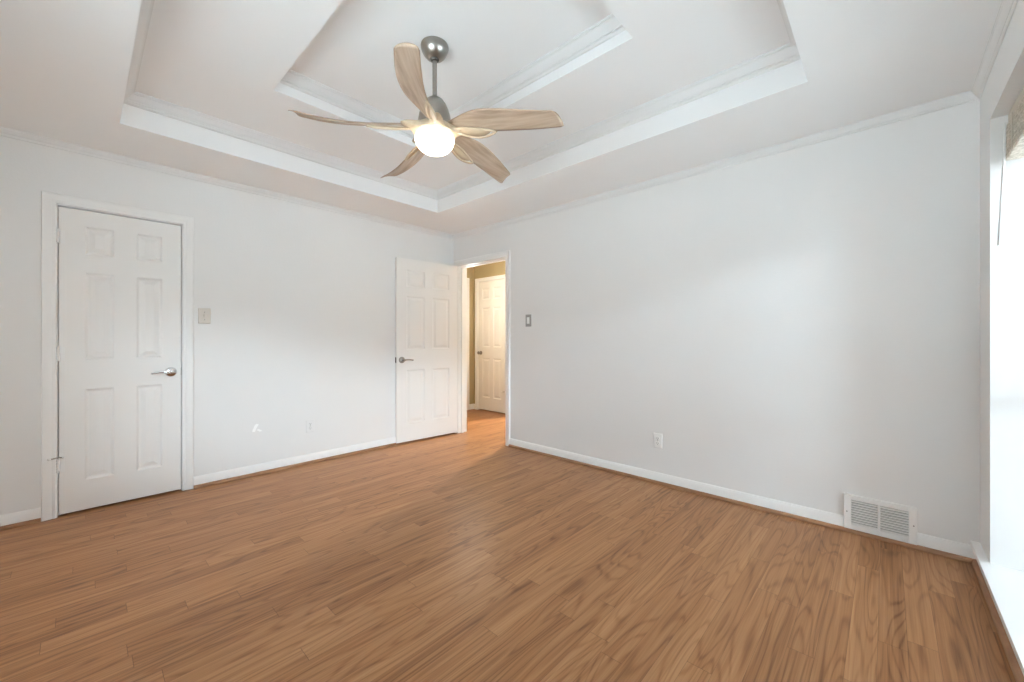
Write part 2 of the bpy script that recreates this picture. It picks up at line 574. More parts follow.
def casing(name, origin, u, n, x0, x1, h, w=CW, wl=None, wr=None):
    """door casing: legs and mitred head; u = direction along the wall, n = out of the wall"""
    bm = bmesh.new()
    o, u, n = Vector(origin), Vector(u), Vector(n)
    wl = w if wl is None else wl
    wr = w if wr is None else wr
    def P(a, z, d):
        p = o + u * a + n * d
        return (p.x, p.y, z)
    prof = casing_prof(w)
    path = []      # four stations: foot, corner, corner, foot
    rows = []
    full = [(0, 0.0)] + prof + [(w, 0.0)]
    for e, d in full:
        el, er = e * wl / w, e * wr / w
        rows.append([bm.verts.new(P(x0 - el, 0.0, d)), bm.verts.new(P(x0 - el, h + e, d)), bm.verts.new(P(x1 + er, h + e, d)), bm.verts.new(P(x1 + er, 0.0, d))])
    for i in range(len(rows) - 1):
        for k in range(3):
            bm.faces.new((rows[i][k], rows[i][k + 1], rows[i + 1][k + 1], rows[i + 1][k]))
    for k in range(3):
        bm.faces.new((rows[-1][k], rows[-1][k + 1], rows[0][k + 1], rows[0][k]))
    bm.faces.new([r[0] for r in rows])
    bm.faces.new([r[3] for r in reversed(rows)])
    return link_mesh(name, bm, M['trim'], autos=30)

tag(casing('trim_4', (0, 0, 0), (0, 1, 0), (1, 0, 0), CL0 - 0.004, CL1 + 0.004, CLH + 0.004), 'white moulded casing round the closed six panel door', 'door casing', 'structure')
tag(casing('trim_5', (0, 0, 0), (1, 0, 0), (0, -1, 0), DX0 - 0.004, DX1 + 0.004, DH + 0.004, wl=0.062), 'white moulded casing round the open doorway to the hall', 'door casing', 'structure')
tag(casing('trim_6', (0, HY, 0), (1, 0, 0), (0, -1, 0), FD0 - 0.004, FD1 + 0.004, FDH + 0.004, w=0.055), 'cream casing round the hall door', 'door casing', 'structure')
tag(casing('trim_7', (HX, 0, 0), (0, 1, 0), (1, 0, 0), 0.42, 1.115, FDH + 0.004, w=0.06), 'cream casing on the hall end wall beside the hall door', 'door casing', 'structure')

# jamb linings (closet, bedroom doorway, hall door)
def jamb(name, lab, boxes):
    bm = bmesh.new()
    for b_ in boxes:
        box(bm, *b_)
    tag(link_mesh(name, bm, M['trim']), lab, 'door jamb', 'structure')
jamb('trim_8', 'white jamb lining of the closed six panel door', [(-0.12, 0.002, CL0 - 0.012, CL0, 0, CLH + 0.012), (-0.12, 0.002, CL1, CL1 + 0.012, 0, CLH + 0.012), (-0.12, 0.002, CL0, CL1, CLH, CLH + 0.012),
      (-0.06, -0.040, CL0, CL0 + 0.012, 0, CLH), (-0.06, -0.040, CL1 - 0.012, CL1, 0, CLH), (-0.06, -0.040, CL0 + 0.012, CL1 - 0.012, CLH - 0.012, CLH)])
jamb('trim_9', 'white jamb lining of the open doorway', [(DX0 - 0.018, DX0, -0.003, TH + 0.014, 0, DH + 0.018), (DX1, DX1 + 0.018, -0.003, TH + 0.014, 0, DH + 0.018), (DX0, DX1, -0.003, TH + 0.014, DH, DH + 0.018),
      (DX0, DX0 + 0.011, 0.042, 0.075, 0, DH), (DX1 - 0.011, DX1, 0.042, 0.075, 0, DH), (DX0 + 0.011, DX1 - 0.011, 0.042, 0.075, DH - 0.011, DH)])
jamb('trim_10', 'cream jamb lining of the hall door', [(FD0 - 0.012, FD0, HY - 0.002, HY + 0.12, 0, FDH + 0.012), (FD1, FD1 + 0.012, HY - 0.002, HY + 0.12, 0, FDH + 0.012), (FD0, FD1, HY - 0.002, HY + 0.12, FDH, FDH + 0.012)])

# baseboards and stained shoe moulding
def base_run(name, a, b, n, lab, shoe_name, shoe_lab, ma=0, mb=0):
    bm = bmesh.new()
    run_profile(bm, BASE, a, b, n, ma, mb)
    tag(link_mesh(name, bm, M['trim'], autos=25), lab, 'baseboard', 'structure')
    if shoe_name:
        bm = bmesh.new()
        run_profile(bm, SHOE, a, b, n, ma, mb)
        tag(link_mesh(shoe_name, bm, M['shoe'], autos=25), shoe_lab, 'shoe moulding', 'structure')

base_run('baseboard_left', (0, CL1 + 0.004 + CW), (0, 0), (1, 0), 'white baseboard between the closed door and the room corner', 'trim_11', 'stained shoe moulding under the baseboard by the closed door latch side', 0, 1)
base_run('baseboard_left.001', (0, -D), (0, CL0 - 0.004 - CW), (1, 0), 'short white baseboard on the hinge side of the closed door', 'trim_12', 'short stained shoe moulding on the hinge side of the closed door', 1, 0)
VX0, VX1 = 3.783, 4.098
base_run('baseboard_back', (DX1 + 0.004 + CW, 0), (VX0, 0), (0, -1), 'white baseboard from the doorway to the floor vent', None, None, 0, 0)
base_run('baseboard_back.001', (VX1, 0), (W, 0), (0, -1), 'short white baseboard between floor vent and window wall', None, None, 0, 1)
bm = bmesh.new()
run_profile(bm, SHOE, (DX1 + 0.004 + CW, 0), (W, 0), (0, -1), 0, 1)
tag(link_mesh('trim_13', bm, M['shoe'], autos=25), 'stained shoe moulding under the doorway wall and vent', 'shoe moulding', 'structure')
base_run('baseboard_right', (W, -D), (W, 0), (-1, 0), 'white baseboard under the window stool', 'trim_14', 'stained shoe moulding under the window wall', 1, 1)
base_run('baseboard_front', (0, -D), (W, -D), (0, 1), 'white baseboard behind the camera', None, None, 1, 1)
base_run('baseboard_hall', (HX, HY), (FD0 - 0.06, HY), (0, -1), 'cream hall baseboard beside the hall door', None, None)
base_run('baseboard_hall.001', (HX, 1.18), (HX, HY), (1, 0), 'cream baseboard stub on the hall end wall', None, None, 0, 1)

# ------------------------------------------------------------------ doors
def panel_face(bm, w, h, panels, y, sgn):
    """one face of a six panel door in the xz plane at y; sgn = +1 recess goes to +y"""
    xs = sorted({0, w} | {p[0] for p in panels} | {p[1] for p in panels})
    zs = sorted({0, h} | {p[2] for p in panels} | {p[3] for p in panels})
    def q(x0, x1, z0, z1, d):
        return [bm.verts.new((x0, y + sgn * d, z0)), bm.verts.new((x1, y + sgn * d, z0)), bm.verts.new((x1, y + sgn * d, z1)), bm.verts.new((x0, y + sgn * d, z1))]
    for i in range(len(xs) - 1):
        for j in range(len(zs) - 1):
            c = ((xs[i] + xs[i + 1]) / 2, (zs[j] + zs[j + 1]) / 2)
            inp = any(p[0] < c[0] < p[1] and p[2] < c[1] < p[3] for p in panels)
            if not inp:
                bm.faces.new(q(xs[i], xs[i + 1], zs[j], zs[j + 1], 0))
    for x0, x1, z0, z1 in panels:
        prev = q(x0, x1, z0, z1, 0)
        for ins, d in ((0.004, 0.003), (0.012, 0.0085), (0.019, 0.0095), (0.024, 0.0085), (0.046, 0.0022), (0.049, 0.0015)):
            cur = q(x0 + ins, x1 - ins, z0 + ins, z1 - ins, d)
            for k in range(4):
                l = (k + 1) % 4
                bm.faces.new((prev[k], prev[l], cur[l], cur[k]))
            prev = cur
        bm.faces.new(prev)

def door_leaf(parent, w, h, panels, t=0.035, name='door_leaf', mat='door'):
    """local: hinge edge x=0, front face y=0, body behind at +y"""
    bm = bmesh.new()
    panel_face(bm, w, h, panels, 0, 1)
    panel_face(bm, w, h, panels, t, -1)
    def strip(pts):
        bm.faces.new([bm.verts.new(p) for p in pts])
    strip([(0, 0, 0), (0, t, 0), (0, t, h), (0, 0, h)])
    strip([(w, 0, 0), (w, t, 0), (w, t, h), (w, 0, h)])
    strip([(0, 0, 0), (w, 0, 0), (w, t, 0), (0, t, 0)])
    strip([(0, 0, h), (w, 0, h), (w, t, h), (0, t, h)])
    return link_mesh(name, bm, M[mat], parent)

def six_panels(w, h, st, mid, rows):
    pw = (w - 2 * st - mid) / 2
    out = []
    for z0, z1 in rows:
        out.append((st, st + pw, z0, z1))
        out.append((st + pw + mid, w - st, z0, z1))
    return out

def lever(parent, x, z, y, sgn, direction, mat, name='lever_handle'):
    """lever set: rose on the face at y, standing out along sgn*y, lever pointing along direction*x"""
    bm = bmesh.new()
    R = Matrix.Translation((x, y, z)) @ Matrix.Rotation(-sgn * math.pi / 2, 4, 'X')
    lathe(bm, [(0.0, 0.016), (0.0105, 0.016), (0.0105, 0.050), (0.0125, 0.054), (0.012, 0.062), (0, 0.064)], 20, R, cap=False)
    pts, rad = [], []
    for i in range(13):
        s = i / 12
        pts.append((x + direction * (0.004 + 0.110 * s), y + sgn * (0.056 - 0.012 * math.sin(math.pi * s * 0.9)), z + 0.006 * math.sin(math.pi * s) - 0.004 * s))
        rad.append(0.0135 - 0.0045 * s + (0.0012 if i == 12 else 0))
    tube(bm, pts, rad, 12, flat=0.75)
    h_ = link_mesh(name, bm, mat, parent, smooth=True)
    bm = bmesh.new()
    lathe(bm, [(0, 0.0), (0.036, 0.0), (0.036, 0.005), (0.033, 0.011), (0.024, 0.015), (0.015, 0.018), (0.0, 0.019)], 28, R, cap=False)
    link_mesh('rose', bm, mat, h_, autos=35)
    return h_

def hinge(parent, x, z, y, mat):
    bm = bmesh.new()
    for k in range(5):
        z0 = z - 0.045 + k * 0.018
        lathe(bm, [(0, z0), (0.0080, z0), (0.0080, z0 + 0.0172), (0, z0 + 0.0172)], 14, Matrix.Translation((x, y - 0.008, 0)), cap=False)
    lathe(bm, [(0, z + 0.045), (0.005, z + 0.045), (0.006, z + 0.049), (0, z + 0.052)], 14, Matrix.Translation((x, y - 0.005, 0)), cap=False)
    box(bm, x + 0.002, x + 0.030, y - 0.0018, y, z - 0.044, z + 0.044)
    return link_mesh('hinge', bm, mat, parent, autos=35)

def pin_stop(parent, x, z, y, mat):
    """hinge pin door stop: collar, two threaded arms with round tips"""
    bm = bmesh.new()
    lathe(bm, [(0, z), (0.010, z), (0.010, z + 0.006), (0, z + 0.006)], 16, Matrix.Translation((x, y - 0.006, 0)), cap=False)
    tube(bm, [(x, y - 0.006, z + 0.003), (x + 0.024, y - 0.026, z + 0.003)], 0.004, 8)
    tube(bm, [(x, y - 0.006, z + 0.003), (x - 0.034, y - 0.032, z + 0.003)], 0.004, 8)
    s_ = link_mesh('door_stop', bm, mat, parent, autos=35)
    bm = bmesh.new()
    tube(bm, [(x + 0.022, y - 0.024, z + 0.003), (x + 0.030, y - 0.031, z + 0.003)], [0.0085, 0.007], 12)
    tube(bm, [(x - 0.032, y - 0.031, z + 0.003), (x - 0.042, y - 0.036, z + 0.003)], [0.0085, 0.007], 12)
    link_mesh('bumper', bm, M['plastic'], s_, autos=35)

# closed closet door in the left wall: local x -> +y world, front (local y=0, towards -y local) -> +x world
w_ = CL1 - CL0 - 0.010
d1 = tag(empty('door_1', (0.0, CL0 + 0.005, 0.014), math.pi / 2), 'closed white six panel door in the wall beside the almond switch', 'door', 'structure')
rows = ((0.200, 0.815), (1.018, 1.602), (1.728, 1.918))
door_leaf(d1, w_, CLH - 0.023, [(0.118, 0.258, *r) for r in rows] + [(0.374, 0.516, *r) for r in rows])
lever(d1, w_ - 0.060, 0.905, 0.0, -1, -1, M['chrome'])
for z in (1.830, 1.058, 0.322):
    hinge(d1, -0.003, z, 0.0, M['trim'])
pin_stop(d1, -0.003, 0.374, 0.0, M['nickel'])
bm = bmesh.new()
box(bm, w_ - 0.001, w_ + 0.0025, 0.001, 0.024, 0.875, 0.935)
link_mesh('latch_plate', bm, M['dark'], d1)

# open bedroom door: hinge by the left jamb, swung back beside the left wall
dw, dh = 0.805, DH - 0.018
hx, hy = DX0 + 0.004, -0.022
fx, fy = 0.034, -0.838      # free edge (room face)
ang = math.atan2(fy - hy, fx - hx)
# local +x runs hinge->free edge, visible (room) face must look to +x world: local -y is room side when rotated by ang (about -95 deg) -> flip
d2 = tag(empty('door_2', (hx, hy, 0.020), ang), 'open white six panel door swung back against the wall by the doorway', 'door', 'structure')
rows2 = ((0.200, 0.800), (1.030, 1.630), (1.735, 1.925))
pn2 = six_panels(dw, dh, 0.118, 0.100, rows2)
leaf2 = door_leaf(d2, dw, dh, pn2)
leaf2.location = (0, -0.035, 0)
lever(d2, dw - 0.062, 0.915, 0.0, 1, -1, M['nickel'])
lv = lever(d2, dw - 0.062, 0.915, -0.035, -1, -1, M['nickel'])
bm = bmesh.new()
box(bm, dw - 0.001, dw + 0.002, -0.030, -0.006, 0.885, 0.945)
link_mesh('latch_plate', bm, M['dark'], d2)
for z in (1.83, 1.05, 0.25):
    bm = bmesh.new()
    lathe(bm, [(0, z - 0.045), (0.0065, z - 0.045), (0.0065, z + 0.045), (0.004, z + 0.050), (0, z + 0.051)], 14, Matrix.Translation((-0.004, -0.040, 0)), cap=False)
    link_mesh('hinge', bm, M['nickel'], d2, autos=35)

# far hall door: front faces -y
fw_ = FD1 - FD0 - 0.006
d3 = tag(empty('door_3', (FD0 + 0.003, HY + 0.004, 0.016), 0.0), 'closed cream six panel door across the hall', 'door', 'structure')
rows3 = ((0.200, 0.840), (1.020, 1.660), (1.790, 1.975))
door_leaf(d3, fw_, FDH - 0.020, six_panels(fw_, FDH, 0.095, 0.080, rows3))
def knob(parent, x, z, y, mat):
    bm = bmesh.new()
    R = Matrix.Translation((x, y, z)) @ Matrix.Rotation(math.pi / 2, 4, 'X')
    lathe(bm, [(0.0, 0.010), (0.011, 0.010), (0.011, 0.034), (0.020, 0.040), (0.027, 0.050), (0.027, 0.058), (0.020, 0.066), (0, 0.069)], 24, R, cap=False)
    k = link_mesh('door_knob', bm, mat, parent, smooth=True)
    bm = bmesh.new()
    lathe(bm, [(0, 0.0), (0.032, 0.0), (0.032, 0.004), (0.024, 0.010), (0, 0.012)], 24, R, cap=False)
    link_mesh('rose', bm, mat, k, autos=35)
knob(d3, 0.062, 0.925, 0.0, M['nickel'])
for z in (1.86, 1.07, 0.27):
    bm = bmesh.new()
    lathe(bm, [(0, z - 0.045), (0.0065, z - 0.045), (0.0065, z + 0.045), (0.004, z + 0.050), (0, z + 0.051)], 14, Matrix.Translation((fw_ + 0.002, -0.006, 0)), cap=False)
    link_mesh('hinge', bm, M['trim'], d3, autos=35)
pin_stop(d3, fw_ + 0.002, 0.330, -0.006, M['nickel'])

# ------------------------------------------------------------------ window in its recess
win = tag(empty('window_1', (W, (WIN_Y0 + WIN_Y1) / 2, 0.0)), 'wide low window with a white stool in the deep recess', 'window', 'structure')
def wchild(name, bm, mat, parent=None, **kw):
    o = link_mesh(name, bm, mat, parent or win, **kw)
    o.matrix_parent_inverse = Matrix.Translation(win.location).inverted()
    return o
bm = bmesh.new()
# stool board with a rounded nose reaching along the wall to the room corner
box(bm, W - 0.034, W + 0.002, -D + 0.014, -0.0145, 0.0905, 0.116)
box(bm, W + 0.002, W + REC - 0.06, WIN_Y0, WIN_Y1, 0.0905, 0.116)
wchild('window_sill', bm, M['trim'])
bm = bmesh.new()
xa, xb = W + REC - 0.062, W + REC - 0.005
yA, yB = WIN_Y0, WIN_Y1
zA, zB = 0.0905, WIN_Z1
fr = 0.05
box(bm, xa, xb, yA, yA + fr, zA, zB)
box(bm, xa, xb, yB - fr, yB, zA, zB)
box(bm, xa, xb, yA + fr, yB - fr, zA, zA + 0.06)
box(bm, xa, xb, yA + fr, yB - fr, zB - fr, zB)
nmul = 2
ys = [yA + fr + (yB - yA - 2 * fr) * k / 3 for k in range(4)]
for y in ys[1:-1]:
    box(bm, xa, xb, y - 0.03, y + 0.03, zA + 0.06, zB - fr)
wchild('window_frame', bm, M['vinyl'])
zr = 1.02
for k in range(3):
    y0 = ys[k] + (0.03 if k else 0)
    y1 = ys[k + 1] - (0.03 if k < 2 else 0)
    for (z0, z1, xo) in ((zA + 0.06, zr + 0.02, 0.008), (zr - 0.02, zB - fr, 0.030)):
        bm = bmesh.new()
        x0, x1 = xa + xo, xa + xo + 0.022
        s = 0.038
        box(bm, x0, x1, y0, y0 + s, z0, z1)
        box(bm, x0, x1, y1 - s, y1, z0, z1)
        box(bm, x0, x1, y0 + s, y1 - s, z0, z0 + s)
        box(bm, x0, x1, y0 + s, y1 - s, z1 - s, z1)
        sash = wchild('sash', bm, M['vinyl'])
        bm = bmesh.new()
        box(bm, x0 + 0.009, x0 + 0.013, y0 + s, y1 - s, z0 + s, z1 - s)
        g = link_mesh('pane', bm, M['glass'], sash)

# unseen window, added behind the camera for even daylight fill
win2 = tag(empty('window_fill', ((BWX0 + BWX1) / 2, -D, BWZ0)), 'unseen wide window added in the wall behind the camera for fill light', 'window', 'structure')
def w2child(name, bm, mat, parent=None, **kw):
    o = link_mesh(name, bm, mat, parent or win2, **kw)
    o.matrix_parent_inverse = Matrix.Translation(win2.location).inverted()
    return o
bm = bmesh.new()
y0, y1 = -D - 0.10, -D - 0.04
box(bm, BWX0, BWX0 + 0.05, y0, y1, BWZ0, BWZ1)
box(bm, BWX1 - 0.05, BWX1, y0, y1, BWZ0, BWZ1)
box(bm, BWX0 + 0.05, BWX1 - 0.05, y0, y1, BWZ0, BWZ0 + 0.05)
box(bm, BWX0 + 0.05, BWX1 - 0.05, y0, y1, BWZ1 - 0.05, BWZ1)
xm = (BWX0 + BWX1) / 2
box(bm, xm - 0.03, xm + 0.03, y0, y1, BWZ0 + 0.05, BWZ1 - 0.05)
w2child('window_frame', bm, M['vinyl'])
for a_, b_ in ((BWX0 + 0.05, xm - 0.03), (xm + 0.03, BWX1 - 0.05)):
    bm = bmesh.new()
    box(bm, a_, b_, -D - 0.075, -D - 0.070, BWZ0 + 0.05, BWZ1 - 0.05)
    w2child('pane', bm, M['glass'])
bm = bmesh.new()
box(bm, BWX0 - 0.05, BWX1 + 0.05, -D - 0.04, -D + 0.05, BWZ0 - 0.022, BWZ0)
w2child('window_sill', bm, M['trim'])

# raised blind at the head of the recess
BX0, BX1 = W + 0.046, W + 0.106
BY0, BY1 = WIN_Y0 + 0.012, WIN_Y1 - 0.014
bl = tag(empty('window_blind', (BX0, BY1, WIN_Z1)), 'tan woven blind drawn up to the head of the window recess', 'blind')
def bchild(name, bm, mat, parent=None, **kw):
    o = link_mesh(name, bm, mat, parent or bl, **kw)
    o.matrix_parent_inverse = Matrix.Translation(bl.location).inverted()
    return o
bm = bmesh.new()
box(bm, BX0 + 0.006, BX1, BY0, BY1, 2.150, WIN_Z1 - 0.002)
bchild('head_rail', bm, M['shade_tan'], bevel=0.002)
bm = bmesh.new()
nsl = 21
for k in range(nsl):
    z = 2.145 - k * 0.0066
    dx = 0.0025 * math.sin(k * 2.1)
    box(bm, BX0 + dx, BX1 - 0.004 + dx, BY0 + 0.002 * (k % 2), BY1 - 0.002 * (k % 3), z - 0.0046, z)
bchild('slat_stack', bm, M['shade'])
bm = bmesh.new()
box(bm, BX0 - 0.003, BX1 - 0.004, BY0, BY1, 1.985, 2.003)
bchild('bottom_rail', bm, M['shade'], bevel=0.003)
for y in (BY1 - 0.14, BY1 - 0.80, BY1 - 1.55, BY1 - 2.2):
    bm = bmesh.new()
    box(bm, BX0 - 0.0045, BX0 - 0.003, y - 0.010, y + 0.010, 1.990, 2.150)
    bchild('ladder_tape', bm, M['shade_tan'])
bm = bmesh.new()
tube(bm, [(BX0 - 0.006, BY1 - 0.030, 2.150), (BX0 - 0.010, BY1 - 0.028, 1.98), (BX0 - 0.024, BY1 - 0.020, 1.60)], [0.0035, 0.0045, 0.0055], 8)
bchild('wand', bm, M['plastic'], smooth=True)

# ------------------------------------------------------------------ ceiling fan
FX, FY = 2.155, -1.86
fan = tag(empty('ceiling_fan', (FX, FY, Z2)), 'five bladed ceiling fan with pale oak blades and a lit white bowl', 'ceiling fan')
def fchild(name, bm, mat, parent=None, **kw):
    return link_mesh(name, bm, mat, parent or fan, **kw)
def fz(z):
    return z - Z2
bm = bmesh.new()
cz = [(0.074, 0.0), (0.076, -0.006), (0.075, -0.018), (0.070, -0.034), (0.061, -0.050), (0.049, -0.063), (0.036, -0.072), (0.026, -0.075)]
lathe(bm, cz, 44)
fchild('canopy', bm, M['nickel'], autos=40)
bm = bmesh.new()
lathe(bm, [(0.0, -0.068), (0.022, -0.070), (0.024, -0.078), (0.018, -0.086), (0, -0.088)], 24, cap=False)
fchild('hanger_ball', bm, M['dark'], smooth=True)
bm = bmesh.new()
lathe(bm, [(0.0125, -0.072), (0.0125, fz(2.485))], 20)
fchild('downrod', bm, M['nickel'], autos=40)
bm = bmesh.new()
lathe(bm, [(0.0, fz(2.496)), (0.020, fz(2.496)), (0.030, fz(2.492)), (0.046, fz(2.480)), (0.062, fz(2.458)), (0.076, fz(2.428)), (0.085, fz(2.395)), (0.089, fz(2.368)), (0.089, fz(2.345)), (0.080, fz(2.335)), (0, fz(2.335))], 44, cap=False)
fchild('motor_housing', bm, M['nickel'], autos=40)
bm = bmesh.new()
BASE_ANG = 26.0
def hub_r(a):
    best = 0.0
    for k in range(5):
        d = math.degrees(a) - (BASE_ANG + 72 * k + 14)
        d = (d + 180) % 360 - 180
        best += math.exp(-(d / 13.0) ** 2)
    return best
HN = 120
hub_prof = [(0.0, 2.345, 0.0), (0.070, 2.345, 0.0), (0.092, 2.336, 0.020), (0.106, 2.322, 0.070), (0.114, 2.310, 0.078), (0.117, 2.300, 0.060), (0.114, 2.290, 0.020), (0.104, 2.288, 0.0), (0.0, 2.288, 0.0)]
rings_ = []
for r_, z_, k_ in hub_prof:
    if r_ == 0.0:
        rings_.append([bm.verts.new((0, 0, fz(z_)))])
    else:
        rings_.append([bm.verts.new(((r_ + k_ * hub_r(2 * math.pi * i / HN)) * math.cos(2 * math.pi * i / HN), (r_ + k_ * hub_r(2 * math.pi * i / HN)) * math.sin(2 * math.pi * i / HN), fz(z_))) for i in range(HN)])
for A, B in zip(rings_, rings_[1:]):
    for i in range(HN):
        j = (i + 1) % HN
        if len(A) == 1:
            bm.faces.new((A[0], B[i], B[j]))
        elif len(B) == 1:
            bm.faces.new((A[i], B[0], A[j]))
        else:
            bm.faces.new((A[i], A[j], B[j], B[i]))
fchild('hub', bm, M['arm'], autos=50)
bm = bmesh.new()
lathe(bm, [(0.100, fz(2.288)), (0.1060, fz(2.274)), (0.1065, fz(2.256)), (0.100, fz(2.236)), (0.086, fz(2.217)), (0.066, fz(2.202)), (0.038, fz(2.193)), (0, fz(2.190))], 44, cap=False)
fchild('light_bowl', bm, M['globe'], smooth=True)

R_IN, R_OUT = 0.060, 0.690
def sm(a, b, x):
    t = max(0, min(1, (x - a) / (b - a)))
    return t * t * (3 - 2 * t)
def bl_center(s):
    return -0.038 * math.sin(math.pi * min(1, s * 0.98 + 0.02)) + 0.014 * s
def bl_half(s):
    return 0.5 * (0.030 + 0.104 * sm(-0.05, 0.40, s) - 0.020 * sm(0.45, 1.0, s))
def bl_pitch(s):
    return math.radians(30 - 14 * s)
def bl_z(s):
    return 2.328 - 0.050 * sm(0, 0.9, s)
def blade_pt(s, v, dz=0.0):
    """s along the blade, v across (-1 clockwise high edge .. +1 low edge)"""
    r = R_IN + (R_OUT - R_IN) * s
    hw = bl_half(s)
    if s > 0.955:                       # rounded tip corners
        k = (s - 0.955) / 0.045
        hw *= math.sqrt(max(0.0, 1 - 0.30 * k ** 2.5))
    r += 0.016 * v * sm(0.75, 1.0, s)   # slanted end
    y = bl_center(s) + hw * v * math.cos(bl_pitch(s))
    z = bl_z(s) - hw * v * math.sin(bl_pitch(s)) + dz + 0.010 * (1 - v * v)
    return Vector((r, y, fz(z)))
def blade_mesh():
    bm = bmesh.new()
    NU, NV = 36, 10
    def th(s, v):
        return 0.0055 * math.sqrt(max(0.05, 1 - v ** 4)) * (1 - 0.3 * s)
    top = [[bm.verts.new(blade_pt(i / NU, -1 + 2 * j / NV, th(i / NU, -1 + 2 * j / NV))) for j in range(NV + 1)] for i in range(NU + 1)]
    bot = [[bm.verts.new(blade_pt(i / NU, -1 + 2 * j / NV, -th(i / NU, -1 + 2 * j / NV))) for j in range(NV + 1)] for i in range(NU + 1)]
    for i in range(NU):
        for j in range(NV):
            bm.faces.new((top[i][j], top[i + 1][j], top[i + 1][j + 1], top[i][j + 1]))
            bm.faces.new((bot[i][j], bot[i][j + 1], bot[i + 1][j + 1], bot[i + 1][j]))
    for i in range(NU):
        for j in (0, NV):
            bm.faces.new((top[i][j], top[i + 1][j], bot[i + 1][j], bot[i][j]))
    for j in range(NV):
        for i in (0, NU):
            bm.faces.new((top[i][j], top[i][j + 1], bot[i][j + 1], bot[i][j]))
    return bm

def leaf_curve(n, shrink=0.0, dz=0.0):
    """almond outline on the low side of the blade root: inner side on the blade, outer side bowed past its low edge"""
    s0, s1 = 0.06 + shrink * 0.04, 0.46 - shrink * 0.05
    inner, outer = [], []
    for i in range(n + 1):
        t = i / n
        s = s0 + (s1 - s0) * t
        bow = math.sin(math.pi * t) ** 0.8
        lo = blade_pt(s, 0.92)
        a = lo + Vector((0, -(0.020 - shrink * 0.006) * bow, 0.020 * bow * 0.4 - 0.010))
        b_ = lo + Vector((0, (0.022 - shrink * 0.006) * bow, -0.020 * bow - 0.010))
        inner.append(a + Vector((0, 0, dz)))
        outer.append(b_ + Vector((0, 0, dz)))
    return inner, outer

def arm_bms():
    bm = bmesh.new()
    inner, outer = leaf_curve(18)
    ring = outer + list(reversed(inner[1:-1]))
    tube(bm, ring, 0.0065, 10, closed=True)
    # strut from the hub into the almond rim
    p0 = Vector((0.070, 0.012, fz(2.318)))
    pts = [p0, p0.lerp(inner[0], 0.5) + Vector((0, 0.004, 0.002)), outer[0], outer[2]]
    tube(bm, pts, [0.026, 0.021, 0.014, 0.007], 12, flat=0.8)
    bm2 = bmesh.new()
    i2, o2 = leaf_curve(18, 1.0)
    up, dn = [], []
    for a, b_ in zip(i2, o2):
        m_ = (a + b_) / 2 + Vector((0, 0, 0.006))
        up.append([bm2.verts.new(p + Vector((0, 0, 0.0035))) for p in (a, m_, b_)])
        dn.append([bm2.verts.new(p - Vector((0, 0, 0.0005))) for p in (a, m_, b_)])
    for k in range(len(up) - 1):
        for j in range(2):
            bm2.faces.new((up[k][j], up[k][j + 1], up[k + 1][j + 1], up[k + 1][j]))
            bm2.faces.new((dn[k][j], dn[k + 1][j], dn[k + 1][j + 1], dn[k][j + 1]))
        for j in (0, 2):
            bm2.faces.new((up[k][j], up[k + 1][j], dn[k + 1][j], dn[k][j]))
    return bm, bm2

protos = None
for k in range(5):
    a = math.radians(BASE_ANG + 72 * k)
    if protos is None:
        b0 = fchild('blade', blade_mesh(), M['blade'], smooth=True)
        bmA, bmB = arm_bms()
        a0 = fchild('blade_arm', bmA, M['arm'], b0, smooth=True)
        l0 = fchild('arm_inset', bmB, M['arm'], b0, smooth=True)
        protos = (b0, a0, l0)
        b0.rotation_euler = (0, 0, a)
    else:
        b_ = protos[0].copy()
        COL.objects.link(b_)
        b_.parent = fan
        b_.rotation_euler = (0, 0, a)
        for src in protos[1:]:
            c_ = src.copy()
            COL.objects.link(c_)
            c_.parent = b_

# ------------------------------------------------------------------ switches, outlets, vent, mark
def wall_frame(name, loc, facing):
    """Empty on a wall; local x along the wall (viewer's right), local -y out of the wall"""
    return empty(name, loc, {'y': 0.0, 'x': math.pi / 2}[facing])

def plate(parent, w, h, mat, t=0.006):
    bm = bmesh.new()
    A = [(-w / 2, -h / 2), (w / 2, -h / 2), (w / 2, h / 2), (-w / 2, h / 2)]
    prev = [bm.verts.new((x, 0, z)) for x, z in A]
    for ins, y in ((0, -t * 0.45), (0.004, -t)):
        cur = [bm.verts.new((x - math.copysign(ins, x), y, z - math.copysign(ins, z))) for x, z in A]
        for i in range(4):
            j = (i + 1) % 4
            bm.faces.new((prev[i], prev[j], cur[j], cur[i]))
        prev = cur
    bm.faces.new(prev)
    return link_mesh('wall_plate', bm, mat, parent)

def screw(parent, x, z, y, mat):
    bm = bmesh.new()
    R = Matrix.Translation((x, y, z)) @ Matrix.Rotation(math.pi / 2, 4, 'X')
    lathe(bm, [(0, 0), (0.0038, 0), (0.0030, 0.0014), (0, 0.0018)], 12, R, cap=False)
    return link_mesh('screw', bm, mat, parent, smooth=True)

s1 = tag(wall_frame('light_switch', (0, -2.519, 1.352), 'x'), 'almond toggle switch plate on the wall beside the closed door', 'light switch')
plate(s1, 0.080, 0.122, M['almond'])
bm = bmesh.new()
box(bm, -0.0055, 0.0055, -0.018, -0.004, -0.004, 0.013)
box(bm, -0.008, 0.008, -0.0075, -0.004, -0.014, 0.014)
link_mesh('toggle', bm, M['almond'], s1, bevel=0.0012)
for z in (-0.030, 0.030):
    screw(s1, 0, z, -0.006, M['nickel'])

